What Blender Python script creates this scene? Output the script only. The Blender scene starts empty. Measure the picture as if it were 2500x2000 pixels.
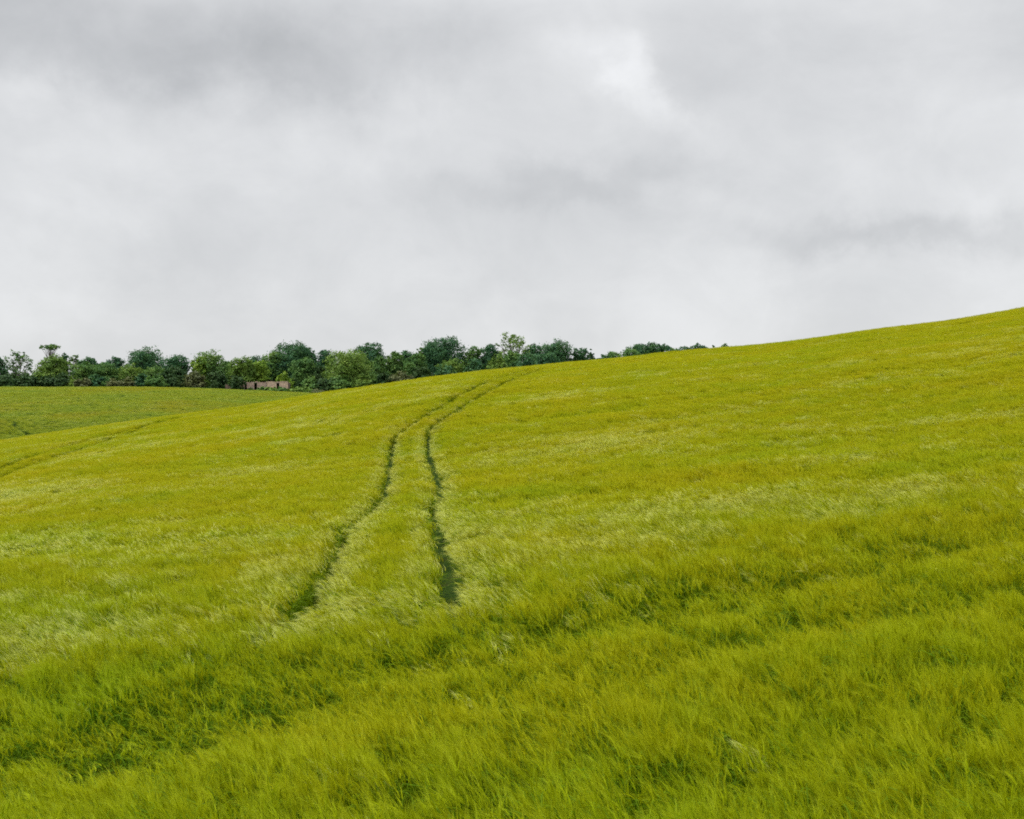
import bpy, math, random
import numpy as np

# ------------------------------------------------------------------ camera, sky, sun, exposure
scene = bpy.context.scene
COL = scene.collection
F = 3000.0                      # focal length in photograph pixels (2500 wide)
HOR = 1000.0                    # eye level row of the photograph

cam_data = bpy.data.cameras.new("camera")
cam_data.sensor_width = 36.0
cam_data.lens = 36.0 * F / 2500.0
cam_data.clip_start = 0.1
cam_data.clip_end = 20000.0
cam = bpy.data.objects.new("camera", cam_data)
COL.objects.link(cam)
cam.location = (0, 0, 0)
cam.rotation_euler = (math.radians(90), 0, 0)
scene.camera = cam

SUN_DIR = np.array((-0.50, -0.10, 0.86)); SUN_DIR = SUN_DIR / np.linalg.norm(SUN_DIR)
sun_data = bpy.data.lights.new("sun", 'SUN')
sun_data.energy = 1.5
sun_data.angle = math.radians(40)
sun_data.color = (1.0, 0.97, 0.91)
sun = bpy.data.objects.new("sun", sun_data)
COL.objects.link(sun)
from mathutils import Vector
sun.rotation_euler = Vector(SUN_DIR.tolist()).to_track_quat('Z', 'Y').to_euler()
sun.location = (0, 0, 60)

scene.view_settings.view_transform = 'Standard'
scene.view_settings.look = 'None'
scene.view_settings.exposure = 1.54
scene.view_settings.gamma = 1.0
scene.cycles.max_bounces = 7
scene.cycles.diffuse_bounces = 2
scene.cycles.transmission_bounces = 4
scene.cycles.glossy_bounces = 2
scene.cycles.transparent_max_bounces = 4
scene.cycles.use_denoising = False
scene.cycles.filter_width = 1.8
scene.cycles.sample_clamp_indirect = 4.0


class NT:
    """short-hand for wiring node trees"""
    def __init__(s, tree):
        s.t = tree
        tree.nodes.clear()

    def n(s, kind, **kw):
        nd = s.t.nodes.new(kind)
        for k, v in kw.items():
            setattr(nd, k, v)
        return nd

    def l(s, a, b):
        s.t.links.new(a, b)

    def val(s, sock, v):
        if hasattr(v, 'is_output'):
            s.l(v, sock)
        else:
            sock.default_value = v

    def math(s, op, a, b=0.0, c=0.0, clamp=False):
        nd = s.n('ShaderNodeMath', operation=op, use_clamp=clamp)
        for i, v in enumerate((a, b, c)):
            s.val(nd.inputs[i], v)
        return nd.outputs[0]

    def noise(s, vec, scale, detail=3.0, rough=0.5, dist=0.0):
        nd = s.n('ShaderNodeTexNoise')
        if vec is not None:
            s.l(vec, nd.inputs['Vector'])
        nd.inputs['Scale'].default_value = scale
        nd.inputs['Detail'].default_value = detail
        nd.inputs['Roughness'].default_value = rough
        nd.inputs['Distortion'].default_value = dist
        return nd.outputs['Fac']

    def ramp(s, fac, stops):
        nd = s.n('ShaderNodeValToRGB')
        el = nd.color_ramp.elements
        while len(el) < len(stops):
            el.new(0.5)
        for e, (p, c) in zip(el, stops):
            e.position = p
            e.color = (c[0], c[1], c[2], 1) if hasattr(c, '__len__') else (c, c, c, 1)
        s.l(fac, nd.inputs[0])
        return nd.outputs[0]

    def mix(s, fac, a, b, mode='MIX'):
        nd = s.n('ShaderNodeMix', data_type='RGBA', blend_type=mode)
        s.val(nd.inputs[0], fac)
        for i, v in ((6, a), (7, b)):
            if hasattr(v, 'is_output'):
                s.l(v, nd.inputs[i])
            else:
                nd.inputs[i].default_value = (v[0], v[1], v[2], 1)
        return nd.outputs[2]


def build_world():
    w = bpy.data.worlds.new("World")
    scene.world = w
    w.use_nodes = True
    k = NT(w.node_tree)
    out = k.n('ShaderNodeOutputWorld')
    bg = k.n('ShaderNodeBackground')
    k.l(bg.outputs[0], out.inputs[0])
    sky = k.n('ShaderNodeTexSky', sky_type='NISHITA', sun_disc=False)
    sky.sun_elevation = math.asin(SUN_DIR[2])
    sky.sun_rotation = math.atan2(SUN_DIR[0], SUN_DIR[1])
    tc = k.n('ShaderNodeTexCoord')
    d = tc.outputs['Generated']
    sep = k.n('ShaderNodeSeparateXYZ')
    k.l(d, sep.inputs[0])
    x, y, z = sep.outputs
    # cloud deck: project the direction on to a layer overhead, soft near the horizon
    yy = k.math('MAXIMUM', y, 0.06)
    u = k.math('DIVIDE', x, yy)
    v = k.math('DIVIDE', z, yy)
    cv = k.n('ShaderNodeCombineXYZ')
    k.l(u, cv.inputs[0]); k.l(v, cv.inputs[1])
    warp = k.n('ShaderNodeTexNoise')
    warp.inputs['Scale'].default_value = 8.5
    warp.inputs['Detail'].default_value = 8.0
    warp.inputs['Roughness'].default_value = 0.6
    k.l(cv.outputs[0], warp.inputs['Vector'])
    ws = k.n('ShaderNodeSeparateColor')
    k.l(warp.outputs['Color'], ws.inputs[0])
    wu = k.math('ADD', u, k.math('MULTIPLY', k.math('SUBTRACT', ws.outputs[0], 0.5), 0.22))
    wv = k.math('ADD', v, k.math('MULTIPLY', k.math('SUBTRACT', ws.outputs[1], 0.5), 0.13))

    def blob(px, py, sx, sy, amp, tilt=0.0):
        """a soft dark (amp<0) or bright cloud bank, in photo pixels"""
        du = k.math('SUBTRACT', wu, (px - 1250) / F)
        dv = k.math('SUBTRACT', wv, (HOR - py) / F)
        if tilt:
            dv = k.math('SUBTRACT', dv, k.math('MULTIPLY', du, tilt))
        a = k.math('MULTIPLY', du, F / sx)
        b = k.math('MULTIPLY', dv, F / sy)
        q = k.math('ADD', k.math('MULTIPLY', a, a), k.math('MULTIPLY', b, b))
        g = k.math('EXPONENT', k.math('MULTIPLY', q, -1.0))
        return k.math('MULTIPLY', g, amp)

    tot = None
    for b in CLOUDS:
        g = blob(*b)
        tot = g if tot is None else k.math('ADD', tot, g)
    # general cloud texture, elongated sideways
    mp = k.n('ShaderNodeMapping')
    mp.inputs['Scale'].default_value = (1.0, 1.0, 1.35)
    k.l(d, mp.inputs[0])
    n1 = k.noise(mp.outputs[0], 4.2, 6.0, 0.52, 0.4)
    n2 = k.noise(mp.outputs[0], 11.0, 9.0, 0.62, 0.5)
    n3 = k.noise(mp.outputs[0], 5.5, 9.0, 0.56, 0.15)
    puff = k.n('ShaderNodeMapRange', interpolation_type='SMOOTHSTEP')
    k.l(n3, puff.inputs[0])
    puff.inputs[1].default_value = 0.42; puff.inputs[2].default_value = 0.62
    puff.inputs[3].default_value = -0.018; puff.inputs[4].default_value = 0.022
    n1 = k.math('ADD', n1, k.math('MULTIPLY', puff.outputs[0], 4.5))
    front = k.math('MULTIPLY', y, 3.0, clamp=True)
    base = k.math('ADD', k.math('MULTIPLY', k.math('SUBTRACT', n1, 0.5), 0.17),
                  k.math('MULTIPLY', k.math('SUBTRACT', n2, 0.5), 0.10))
    lum = k.math('ADD', k.math('ADD', base, SKY_BASE), k.math('MULTIPLY', tot, front))
    lum = k.math('MAXIMUM', lum, 0.12)
    # an overcast sky is brighter overhead
    zc = k.math('MAXIMUM', k.math('SUBTRACT', z, 0.30), 0.0)
    lum2 = k.math('MULTIPLY', lum, k.math('ADD', 1.0, k.math('MULTIPLY', zc, 4.0)))
    # thick cloud is bluish grey, thin cloud whitish
    tint = k.ramp(lum, [(0.18, (0.945, 0.98, 1.005)), (0.34, (0.966, 0.985, 1.010)), (0.46, (0.980, 0.992, 1.006))])
    cc = k.n('ShaderNodeCombineXYZ')
    for i in range(3):
        k.l(lum2, cc.inputs[i])
    cloud = k.mix(1.0, tint, cc.outputs[0], 'MULTIPLY')
    skym = k.mix(1.0, sky.outputs[0], (0.08, 0.08, 0.08), 'MULTIPLY')
    k.l(k.mix(0.955, skym, cloud), bg.inputs[0])
    bg.inputs[1].default_value = 0.574


SKY_BASE = 0.442
# px, py, half width, half height, strength, tilt
CLOUDS = [
    (80, 20, 560, 140, -0.065, 0.0),
    (600, 135, 420, 100, -0.085, -0.04),
    (900, 60, 300, 160, -0.04, 0.0),
    (40, 190, 220, 70, 0.045, 0.0),
    (1550, 185, 120, 75, 0.10, -0.5),
    (1750, 120, 260, 120, -0.015, 0.0),
    (1350, 440, 420, 60, -0.06, 0.08),
    (2200, 588, 430, 45, -0.075, -0.05),
    (2200, 150, 300, 130, -0.02, 0.0),
    (2330, 470, 230, 60, 0.03, -0.3),
    (500, 420, 500, 110, 0.02, 0.0),
    (450, 640, 600, 70, -0.02, 0.0),
    (1250, 790, 2600, 190, 0.022, 0.0),
]
build_world()


# ------------------------------------------------------------------ numeric helpers
def hash2(ix, iy, seed):
    h = (ix.astype(np.int64) * 374761393 + iy.astype(np.int64) * 668265263 + seed * 1442695041) & 0xFFFFFFFF
    h = ((h ^ (h >> 13)) * 1274126177) & 0xFFFFFFFF
    h = (h ^ (h >> 16)) & 0xFFFFFF
    return h / float(0xFFFFFF)


def vnoise(x, y, scale, seed=0):
    x = np.asarray(x, float) / scale
    y = np.asarray(y, float) / scale
    ix, iy = np.floor(x), np.floor(y)
    fx, fy = x - ix, y - iy
    fx = fx * fx * (3 - 2 * fx); fy = fy * fy * (3 - 2 * fy)
    a = hash2(ix, iy, seed); b = hash2(ix + 1, iy, seed)
    c = hash2(ix, iy + 1, seed); d = hash2(ix + 1, iy + 1, seed)
    return (a * (1 - fx) + b * fx) * (1 - fy) + (c * (1 - fx) + d * fx) * fy


def fbm(x, y, scale, seed=0, octaves=3):
    t, a, n = 0.0, 1.0, 0.0
    for o in range(octaves):
        t = t + a * vnoise(x, y, scale / 2 ** o, seed + 17 * o)
        n += a
        a *= 0.5
    return t / n - 0.5


def sstep(a, b, x):
    t = np.clip((x - a) / (b - a), 0, 1)
    return t * t * (3 - 2 * t)


def pchip(xk, yk):
    """monotone cubic interpolation"""
    xk = np.array(xk, float); yk = np.array(yk, float)
    h = np.diff(xk); dl = np.diff(yk) / h
    m = np.zeros_like(yk)
    m[0], m[-1] = dl[0], dl[-1]
    for i in range(1, len(xk) - 1):
        if dl[i - 1] * dl[i] > 0:
            w1, w2 = 2 * h[i] + h[i - 1], h[i] + 2 * h[i - 1]
            m[i] = (w1 + w2) / (w1 / dl[i - 1] + w2 / dl[i])

    def f(x):
        x = np.clip(np.asarray(x, float), xk[0], xk[-1])
        i = np.clip(np.searchsorted(xk, x) - 1, 0, len(xk) - 2)
        t = (x - xk[i]) / h[i]
        return ((1 + 2 * t) * (1 - t) ** 2 * yk[i] + t * (1 - t) ** 2 * h[i] * m[i]
                + t * t * (3 - 2 * t) * yk[i + 1] + t * t * (t - 1) * h[i] * m[i + 1])
    return f


# ------------------------------------------------------------------ the lie of the land (top of the crop)
CROP = 0.80
EDGE_Y = 330.0                  # far edge of the second field, where the wood begins
_prof = pchip([-40, 0, 3, 5, 8, 10, 12, 15, 17.5, 21, 25, 30, 41, 48, 62, 72, 90, 120, 150, 172, 200, 230, 300],
              [-1.0, -1.3, -2.0, -2.45, -2.66, -2.64, -2.60, -2.50, -2.44, -2.43, -2.43, -2.44, -2.38, -2.15, -1.72, -1.10,
               0.62, 3.2, 4.90, 4.95, 3.0, 0.0, -6.0])
_sky = pchip([-900, 0, 290, 580, 812, 939, 1113, 1322, 1623, 1855, 2168, 2330, 2500, 3400],
             [1200, 1078, 1035, 997, 958, 941, 916, 895, 864, 844, 802, 783, 754, 640])


def hill0(X, Y):
    return _prof(Y) + (0.085 + 0.045 * sstep(15, 90, Y)) * X


def _delta_table():
    us = np.linspace(-0.7, 0.7, 141)
    ys = np.linspace(100, 200, 201)
    out = []
    for u in us:
        e = hill0(u * ys, ys) / ys
        out.append((HOR - float(_sky(1250 + u * F))) / F - e.max())
    return us, np.array(out)


_DU, _DE = _delta_table()


def top(X, Y):
    """height of the crop's surface"""
    X = np.asarray(X, float); Y = np.asarray(Y, float)
    u = X / np.maximum(Y, 20)
    hill = hill0(X, Y) + np.interp(u, _DU, _DE) * sstep(30, 110, Y) * Y
    hill = hill + 0.10 * np.sin(X * 0.11 + 1.3) * np.sin(Y * 0.07) * sstep(25, 50, Y) * (1 - sstep(110, 140, Y))
    uf = np.clip(X / np.maximum(Y, 100), -0.6, 0.6)
    fe = (0.0181 - 0.0048 * sstep(-0.30, -0.14, uf)) * EDGE_Y
    t = np.maximum(EDGE_Y - Y, 0)
    far = fe - 0.100 * t * (t / (t + 18.0)) + 0.0015 * np.maximum(Y - EDGE_Y, 0) * (1 - sstep(500, 2500, Y))
    b = sstep(166, 236, Y)
    return hill * (1 - b) + far * b


def gz(X, Y):
    return top(X, Y) - CROP


def on_crop(px, py, y0=6.0, y1=149.0):
    """first place where the sight line through a photo pixel meets the crop"""
    ys = np.exp(np.linspace(math.log(y0), math.log(y1), 6000))
    u = (px - 1250) / F
    e = (HOR - py) / F
    s = top(u * ys, ys) - e * ys
    i = np.argmax(s > 0)
    if s[i] <= 0:
        i = int(np.argmax(s))
    return (u * ys[i], ys[i])


def smooth_path(pts, per=8):
    p = np.array(pts, float)
    q = np.vstack([2 * p[0] - p[1], p, 2 * p[-1] - p[-2]])
    out = []
    for i in range(1, len(q) - 2):
        for t in np.linspace(0, 1, per, endpoint=False):
            a, b, c, d = q[i - 1], q[i], q[i + 1], q[i + 2]
            out.append(0.5 * (2 * b + (c - a) * t + (2 * a - 5 * b + 4 * c - d) * t * t + (3 * b - a - 3 * c + d) * t ** 3))
    out.append(p[-1])
    return np.array(out)


def path_dist(X, Y, path):
    """distance to a path and unit vector from the point towards it"""
    best = np.full(X.shape, 1e9)
    vx = np.zeros(X.shape); vy = np.zeros(X.shape)
    for (ax, ay), (bx, by) in zip(path[:-1], path[1:]):
        dx, dy = bx - ax, by - ay
        L = dx * dx + dy * dy + 1e-12
        near = (np.abs(Y - (ay + by) / 2) < abs(dy) / 2 + 4) & (np.abs(X - (ax + bx) / 2) < abs(dx) / 2 + 4)
        idx = np.nonzero(near)[0]
        if not len(idx):
            continue
        x, y = X[idx], Y[idx]
        t = np.clip(((x - ax) * dx + (y - ay) * dy) / L, 0, 1)
        ex, ey = ax + t * dx - x, ay + t * dy - y
        dd = np.hypot(ex, ey)
        m = dd < best[idx]
        j = idx[m]
        best[j] = dd[m]; vx[j] = ex[m] / (dd[m] + 1e-9); vy[j] = ey[m] / (dd[m] + 1e-9)
    return best, vx, vy


TRACK_L = [(690, 1535), (707, 1523), (772, 1432), (808, 1367), (827, 1328), (847, 1289), (886, 1256), (928, 1214), (938, 1195),
           (944, 1156), (954, 1104), (964, 1068), (990, 1045), (1029, 1019), (1061, 1000), (1130, 960), (1210, 925), (1290, 904)]
TRACK_R = [(1132, 1478), (1126, 1464), (1106, 1422), (1087, 1357), (1071, 1292), (1056, 1260), (1061, 1227), (1072, 1195),
           (1070, 1169), (1058, 1149), (1048, 1117), (1042, 1078), (1046, 1052), (1061, 1036), (1087, 1016), (1113, 1000), (1175, 963),
           (1250, 926), (1318, 903)]
LEFT_A = [(-260, 1230), (0, 1142), (125, 1100), (267, 1062), (390, 1029)]
LEFT_B = [(-260, 1258), (0, 1163), (104, 1125), (234, 1083), (355, 1044), (430, 1022)]
CROSS_A = [(-500, 1905), (0, 1805), (243, 1770), (420, 1735), (650, 1680), (900, 1626), (1197, 1585), (1420, 1530), (1774, 1450), (2184, 1351), (2500, 1290), (3000, 1200)]
CROSS_B = [(-500, 2030), (0, 1925), (405, 1800), (900, 1735), (1500, 1640), (2015, 1508), (2220, 1475), (2500, 1430), (3000, 1350)]
track_l = smooth_path([on_crop(*p) for p in TRACK_L])
track_r = smooth_path([on_crop(*p) for p in TRACK_R])
left_a = smooth_path([on_crop(*p, 30) for p in LEFT_A])
left_b = smooth_path([on_crop(*p, 30) for p in LEFT_B])
cross_a = smooth_path([on_crop(*p, 4) for p in CROSS_A])
cross_b = smooth_path([on_crop(*p, 4) for p in CROSS_B])
far_a = smooth_path([(-62.0, 226.0), (-71.0, 238.0), (-83.0, 255.0), (-101.0, 285.0)])
far_b = smooth_path([(-74.0, 206.0), (-82.0, 215.0), (-92.0, 228.0), (-108.0, 255.0)])


# ------------------------------------------------------------------ materials
def leafy(name, stops, scale, rough=0.6, trans=0.35, fine=None, spec=0.25, tcol=None, ripe=False):
    m = bpy.data.materials.new(name)
    m.use_nodes = True
    k = NT(m.node_tree)
    out = k.n('ShaderNodeOutputMaterial')
    geo = k.n('ShaderNodeNewGeometry')
    info = k.n('ShaderNodeObjectInfo')
    n = k.noise(geo.outputs['Position'], scale, 4.0, 0.6)
    if fine:
        n2 = k.noise(geo.outputs['Position'], fine, 2.0, 0.5)
        n = k.math('ADD', k.math('MULTIPLY', n, 0.62), k.math('MULTIPLY', n2, 0.38))
    r = k.math('MULTIPLY', k.math('SUBTRACT', info.outputs['Random'], 0.5), 0.05)
    if ripe:
        # the crop on the dry hill is riper than the crop in the damp hollow
        sp = k.n('ShaderNodeSeparateXYZ')
        k.l(geo.outputs['Position'], sp.inputs[0])
        mr = k.n('ShaderNodeMapRange')
        k.l(sp.outputs[1], mr.inputs[0])
        for i, q in enumerate((14.0, 60.0, -0.04, 0.04)):
            mr.inputs[1 + i].default_value = q
        r = k.math('ADD', r, mr.outputs[0])
        n0 = k.noise(geo.outputs['Position'], 0.045, 2.0, 0.5)
        r = k.math('ADD', r, k.math('MULTIPLY', k.math('SUBTRACT', n0, 0.5), 0.35))
    col = k.ramp(k.math('ADD', n, r), stops)
    p = k.n('ShaderNodeBsdfPrincipled')
    k.l(col, p.inputs['Base Color'])
    p.inputs['Roughness'].default_value = rough
    p.inputs['Specular IOR Level'].default_value = spec
    tr = k.n('ShaderNodeBsdfTranslucent')
    k.l(k.mix(1.0, col, tcol or (1.15, 1.1, 0.6), 'MULTIPLY'), tr.inputs[0])
    mx = k.n('ShaderNodeMixShader')
    mx.inputs[0].default_value = trans
    k.l(p.outputs[0], mx.inputs[1]); k.l(tr.outputs[0], mx.inputs[2])
    k.l(mx.outputs[0], out.inputs[0])
    return m


M = {}
M['stem'] = leafy('barley_stem_green', [(0.25, (0.060, 0.132, 0.001)), (0.50, (0.100, 0.150, 0.001)), (0.75, (0.145, 0.165, 0.002))], 0.16, trans=0.35, fine=1.1, spec=0.05, ripe=True)
M['ear'] = leafy('barley_ear_yellow_green', [(0.25, (0.216, 0.301, 0.002)), (0.50, (0.305, 0.320, 0.002)), (0.75, (0.362, 0.329, 0.003))], 0.16, trans=0.3, fine=1.1, spec=0.05, ripe=True)
M['awn'] = leafy('barley_awn_pale', [(0.25, (0.273, 0.357, 0.009)), (0.50, (0.343, 0.367, 0.008)), (0.75, (0.395, 0.367, 0.008))], 0.16, rough=0.5, trans=0.4, fine=1.1, spec=0.08, ripe=True)
M['sheen'] = leafy('barley_awn_painted_sheen', [(0.25, (0.42, 0.48, 0.10)), (0.50, (0.45, 0.475, 0.085)), (0.75, (0.48, 0.46, 0.06))], 0.16, rough=0.42, trans=0.35, fine=1.1, spec=0.4, ripe=True)  # paler copy of the awn colour, the sheen of combed awns painted in
M['sheen2'] = M['sheen']


def soil_mat():
    m = bpy.data.materials.new('field_soil')
    m.use_nodes = True
    k = NT(m.node_tree)
    out = k.n('ShaderNodeOutputMaterial')
    geo = k.n('ShaderNodeNewGeometry')
    n = k.noise(geo.outputs['Position'], 1.7, 6.0, 0.65)
    col = k.ramp(n, [(0.35, (0.012, 0.026, 0.003)), (0.52, (0.020, 0.040, 0.004)), (0.68, (0.040, 0.046, 0.010))])
    p = k.n('ShaderNodeBsdfPrincipled')
    k.l(col, p.inputs['Base Color'])
    p.inputs['Roughness'].default_value = 1.0
    p.inputs['Specular IOR Level'].default_value = 0.05
    b = k.n('ShaderNodeBump')
    b.inputs['Strength'].default_value = 0.5
    b.inputs['Distance'].default_value = 0.05
    k.l(k.noise(geo.outputs['Position'], 9.0, 5.0, 0.6), b.inputs['Height'])
    k.l(b.outputs[0], p.inputs['Normal'])
    k.l(p.outputs[0], out.inputs[0])
    return m


M['soil'] = soil_mat()


# ------------------------------------------------------------------ mesh helpers
def mesh_obj(name, verts, faces, mats, parent=None, fmat=None, link=True, smooth=False):
    me = bpy.data.meshes.new(name)
    me.from_pydata([tuple(map(float, v)) for v in verts], [], faces)
    for m in (mats if isinstance(mats, (list, tuple)) else [mats]):
        me.materials.append(m)
    if fmat is not None:
        me.polygons.foreach_set('material_index', np.asarray(fmat, dtype=np.int32))
    if smooth:
        me.polygons.foreach_set('use_smooth', np.ones(len(faces), dtype=bool))
    me.update()
    o = bpy.data.objects.new(name, me)
    if link:
        COL.objects.link(o)
    if parent is not None:
        o.parent = parent
    return o


def quads_obj(name, V, mat, parent=None):
    """V: (n,4,3) loose leaf quads, quick path"""
    n = len(V)
    me = bpy.data.meshes.new(name)
    me.vertices.add(n * 4)
    me.vertices.foreach_set('co', V.reshape(-1).astype(np.float32))
    me.loops.add(n * 4)
    me.loops.foreach_set('vertex_index', np.arange(n * 4, dtype=np.int32))
    me.polygons.add(n)
    me.polygons.foreach_set('loop_start', np.arange(0, n * 4, 4, dtype=np.int32))
    me.materials.append(mat)
    me.update(calc_edges=True)
    o = bpy.data.objects.new(name, me)
    COL.objects.link(o)
    if parent is not None:
        o.parent = parent
    return o


def tag(o, label=None, cat=None, group=None, kind=None):
    if label: o['label'] = label
    if cat: o['category'] = cat
    if group: o['group'] = group
    if kind: o['kind'] = kind
    return o


def empty(name, loc):
    o = bpy.data.objects.new(name, None)
    COL.objects.link(o)
    o.location = loc
    o.empty_display_size = 0.5
    return o


# ------------------------------------------------------------------ ground sheet
def build_ground():
    ys = np.concatenate([np.linspace(-40, 0, 12, endpoint=False), np.linspace(0, 60, 120, endpoint=False),
                         np.linspace(60, 420, 180, endpoint=False), np.geomspace(420, 9000, 30)])
    ts = np.linspace(-1, 1, 161)
    ts = np.sign(ts) * np.abs(ts) ** 1.25
    T, YY = np.meshgrid(ts, ys)
    XX = T * (40 + 0.85 * np.maximum(YY, 0))
    ZZ = gz(XX, YY)
    n, m = XX.shape
    V = np.stack([XX, YY, ZZ], -1).reshape(-1, 3)
    fc = []
    for i in range(n - 1):
        for j in range(m - 1):
            a = i * m + j
            fc.append((a, a + 1, a + 1 + m, a + m))
    o = mesh_obj('ground', V, fc, M['soil'], smooth=True)
    tag(o, 'earth of the rolling field under the barley crop', 'ground', kind='structure')


build_ground()


def build_track(name, path, half, label):
    p = path
    d = np.gradient(p, axis=0)
    d /= np.linalg.norm(d, axis=1)[:, None] + 1e-9
    nrm = np.stack([-d[:, 1], d[:, 0]], -1)
    V, fc = [], []
    for i in range(len(p)):
        for s in (-half, -half / 2, 0, half / 2, half):
            q = p[i] + nrm[i] * s
            V.append((q[0], q[1], float(gz(q[0], q[1])) + 0.004 - 0.03 * (1 - abs(s) / half) + 0.03))
    for i in range(len(p) - 1):
        for j in range(4):
            a = i * 5 + j
            fc.append((a, a + 1, a + 6, a + 5))
    o = mesh_obj(name, V, fc, M['soil'], smooth=True)
    tag(o, label, 'wheel track', kind='structure')


build_track('wheel_track', track_l, 0.26, 'left wheel track of the pair winding up the barley hill')
build_track('wheel_track', track_r, 0.26, 'right wheel track of the pair winding up the barley hill')


# ------------------------------------------------------------------ barley: tufts of stalks with awned ears
class Tuft:
    def __init__(s):
        s.v, s.f, s.m = [], [], []

    def ribbon(s, pts, widths, side, mat):
        b = len(s.v)
        for p, w in zip(pts, widths):
            s.v.append(p - side * w / 2); s.v.append(p + side * w / 2)
        for i in range(len(pts) - 1):
            a = b + 2 * i
            s.f.append((a, a + 1, a + 3, a + 2)); s.m.append(mat)

    def sliver(s, p, q, w, side, mat):
        b = len(s.v)
        s.v += [p - side * w / 2, p + side * w / 2, q]
        s.f.append((b, b + 1, b + 2)); s.m.append(mat)


def unit(v):
    return v / (np.linalg.norm(v) + 1e-9)


M['stem2'] = leafy('young_barley_stem', [(0.34, (0.065, 0.14, 0.004)), (0.50, (0.085, 0.15, 0.003)), (0.66, (0.12, 0.16, 0.003))], 0.05, trans=0.35)
M['ear2'] = leafy('young_barley_ear', [(0.34, (0.19, 0.275, 0.010)), (0.50, (0.235, 0.29, 0.008)), (0.66, (0.26, 0.275, 0.006))], 0.05, trans=0.3)
M['awn2'] = leafy('young_barley_awn', [(0.34, (0.25, 0.325, 0.03)), (0.50, (0.285, 0.335, 0.02)), (0.66, (0.31, 0.31, 0.014))], 0.05, rough=0.5, trans=0.35)


def make_tuft(i, rng, n, radius, awns, awn_w, leaf_n, leaf_w, ear_w, stem_w, segs, sfx='', comb=False):
    t = Tuft()
    if comb:
        awns = int(awns * 1.35)
    for k in range(n):
        r = radius * math.sqrt(rng.random()); a = rng.random() * 6.283
        base = np.array((r * math.cos(a), r * math.sin(a), 0.0))
        H = 0.74 + rng.normal(0, 0.045)
        lean = np.array((-0.07 + rng.normal(0, 0.09), rng.normal(0, 0.09), 0))
        if comb:
            lean[0] -= 0.06
        face = rng.random() * 6.283
        side = np.array((math.cos(face), math.sin(face), 0))
        side = unit(side)
        z0 = 0.12 if segs > 2 else 0.35
        pts, wid = [], []
        for q in np.linspace(z0 / H, 1, segs + 1):
            pts.append(base + lean * (q * q) * H * 0.9 + np.array((0, 0, q * H)))
            wid.append(stem_w * (1.15 - 0.4 * q))
        t.ribbon(pts, wid, side, 0)
        d = unit(pts[-1] - pts[-2])
        # the ear nods over with the wind
        nod = unit(d + np.array((-0.35 + rng.normal(0, 0.3), rng.normal(0, 0.3), -0.12 + rng.normal(0, 0.22))))
        if comb:
            nod = unit(np.array((-0.75 + rng.normal(0, 0.22), 0.1 + rng.normal(0, 0.3), 0.5 + rng.normal(0, 0.25))))
        L = 0.085 + rng.normal(0, 0.008)
        e0 = pts[-1]; em = e0 + unit(d + nod) * L * 0.5; e1 = em + nod * L * 0.5
        s1 = unit(np.cross(nod, rng.normal(size=3)))
        t.ribbon([e0, e0 + (em - e0) * 0.4, em, e1], [ear_w * 0.5, ear_w, ear_w, ear_w * 0.3], s1, 1)
        if segs > 2:
            s2 = unit(np.cross(nod, s1))
            t.ribbon([e0, e0 + (em - e0) * 0.4, em, e1], [ear_w * 0.5, ear_w, ear_w, ear_w * 0.3], s2, 1)
        for q in range(awns):
            f = rng.random()
            p = e0 + (e1 - e0) * f
            dd = unit(nod + rng.normal(0, 0.10 if comb else 0.17, size=3))
            ln = 0.11 + rng.random() * 0.045
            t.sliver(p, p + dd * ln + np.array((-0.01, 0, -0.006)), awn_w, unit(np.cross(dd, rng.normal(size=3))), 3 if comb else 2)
        for q in range(leaf_n):
            h = H * (0.45 + 0.42 * rng.random()) if segs > 2 else H * (0.6 + 0.3 * rng.random())
            fr = h / H
            p = base + lean * fr * fr * H * 0.9 + np.array((0, 0, h))
            az = rng.normal(3.14, 1.5)
            o = np.array((math.cos(az), math.sin(az), 0))
            ln = 0.17 + 0.10 * rng.random()
            sd = unit(np.array((-o[1], o[0], rng.normal(0, 0.5))))
            up = 0.75 + 0.3 * rng.random()
            P = [p, p + (o * 0.35 + np.array((0, 0, up * 0.45))) * ln, p + (o * 0.75 + np.array((0, 0, up * 0.55))) * ln,
                 p + (o * 1.05 + np.array((0, 0, up * 0.40))) * ln]
            if segs > 2:
                t.ribbon(P, [leaf_w * 0.7, leaf_w, leaf_w * 0.7, 0.001], sd, 0)
            else:
                t.ribbon([P[0], P[2]], [leaf_w, leaf_w * 0.7], sd, 0)
    return mesh_obj('barley_tuft_%02d' % i, t.v, t.f, [M['stem' + sfx], M['ear' + sfx], M['awn' + sfx], M['sheen' + sfx]], fmat=t.m, link=False)


tufts = bpy.data.collections.new('barley_tufts')      # sources only, never linked to the scene
rng = np.random.default_rng(5)
# order of the sources: per level of detail first upright tufts, then as many combed flat by the wind, awns in the painted sheen colour
N_UP = (6, 5, 5, 5)
SPEC = ((9, 0.09, 12, 0.0017, 2, 0.009, 0.011, 0.0035, 4, ''), (18, 0.16, 6, 0.0045, 2, 0.014, 0.013, 0.005, 3, ''),
        (56, 0.42, 3, 0.010, 1, 0.022, 0.018, 0.009, 2, ''), (56, 0.42, 3, 0.010, 1, 0.022, 0.018, 0.009, 2, '2'))
FIRST = []
cnt = 0
for lv in range(4):
    FIRST.append(cnt)
    for i in range(2 * N_UP[lv]):
        tufts.objects.link(make_tuft(cnt, rng, *SPEC[lv], comb=(i >= N_UP[lv])))
        cnt += 1


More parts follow.
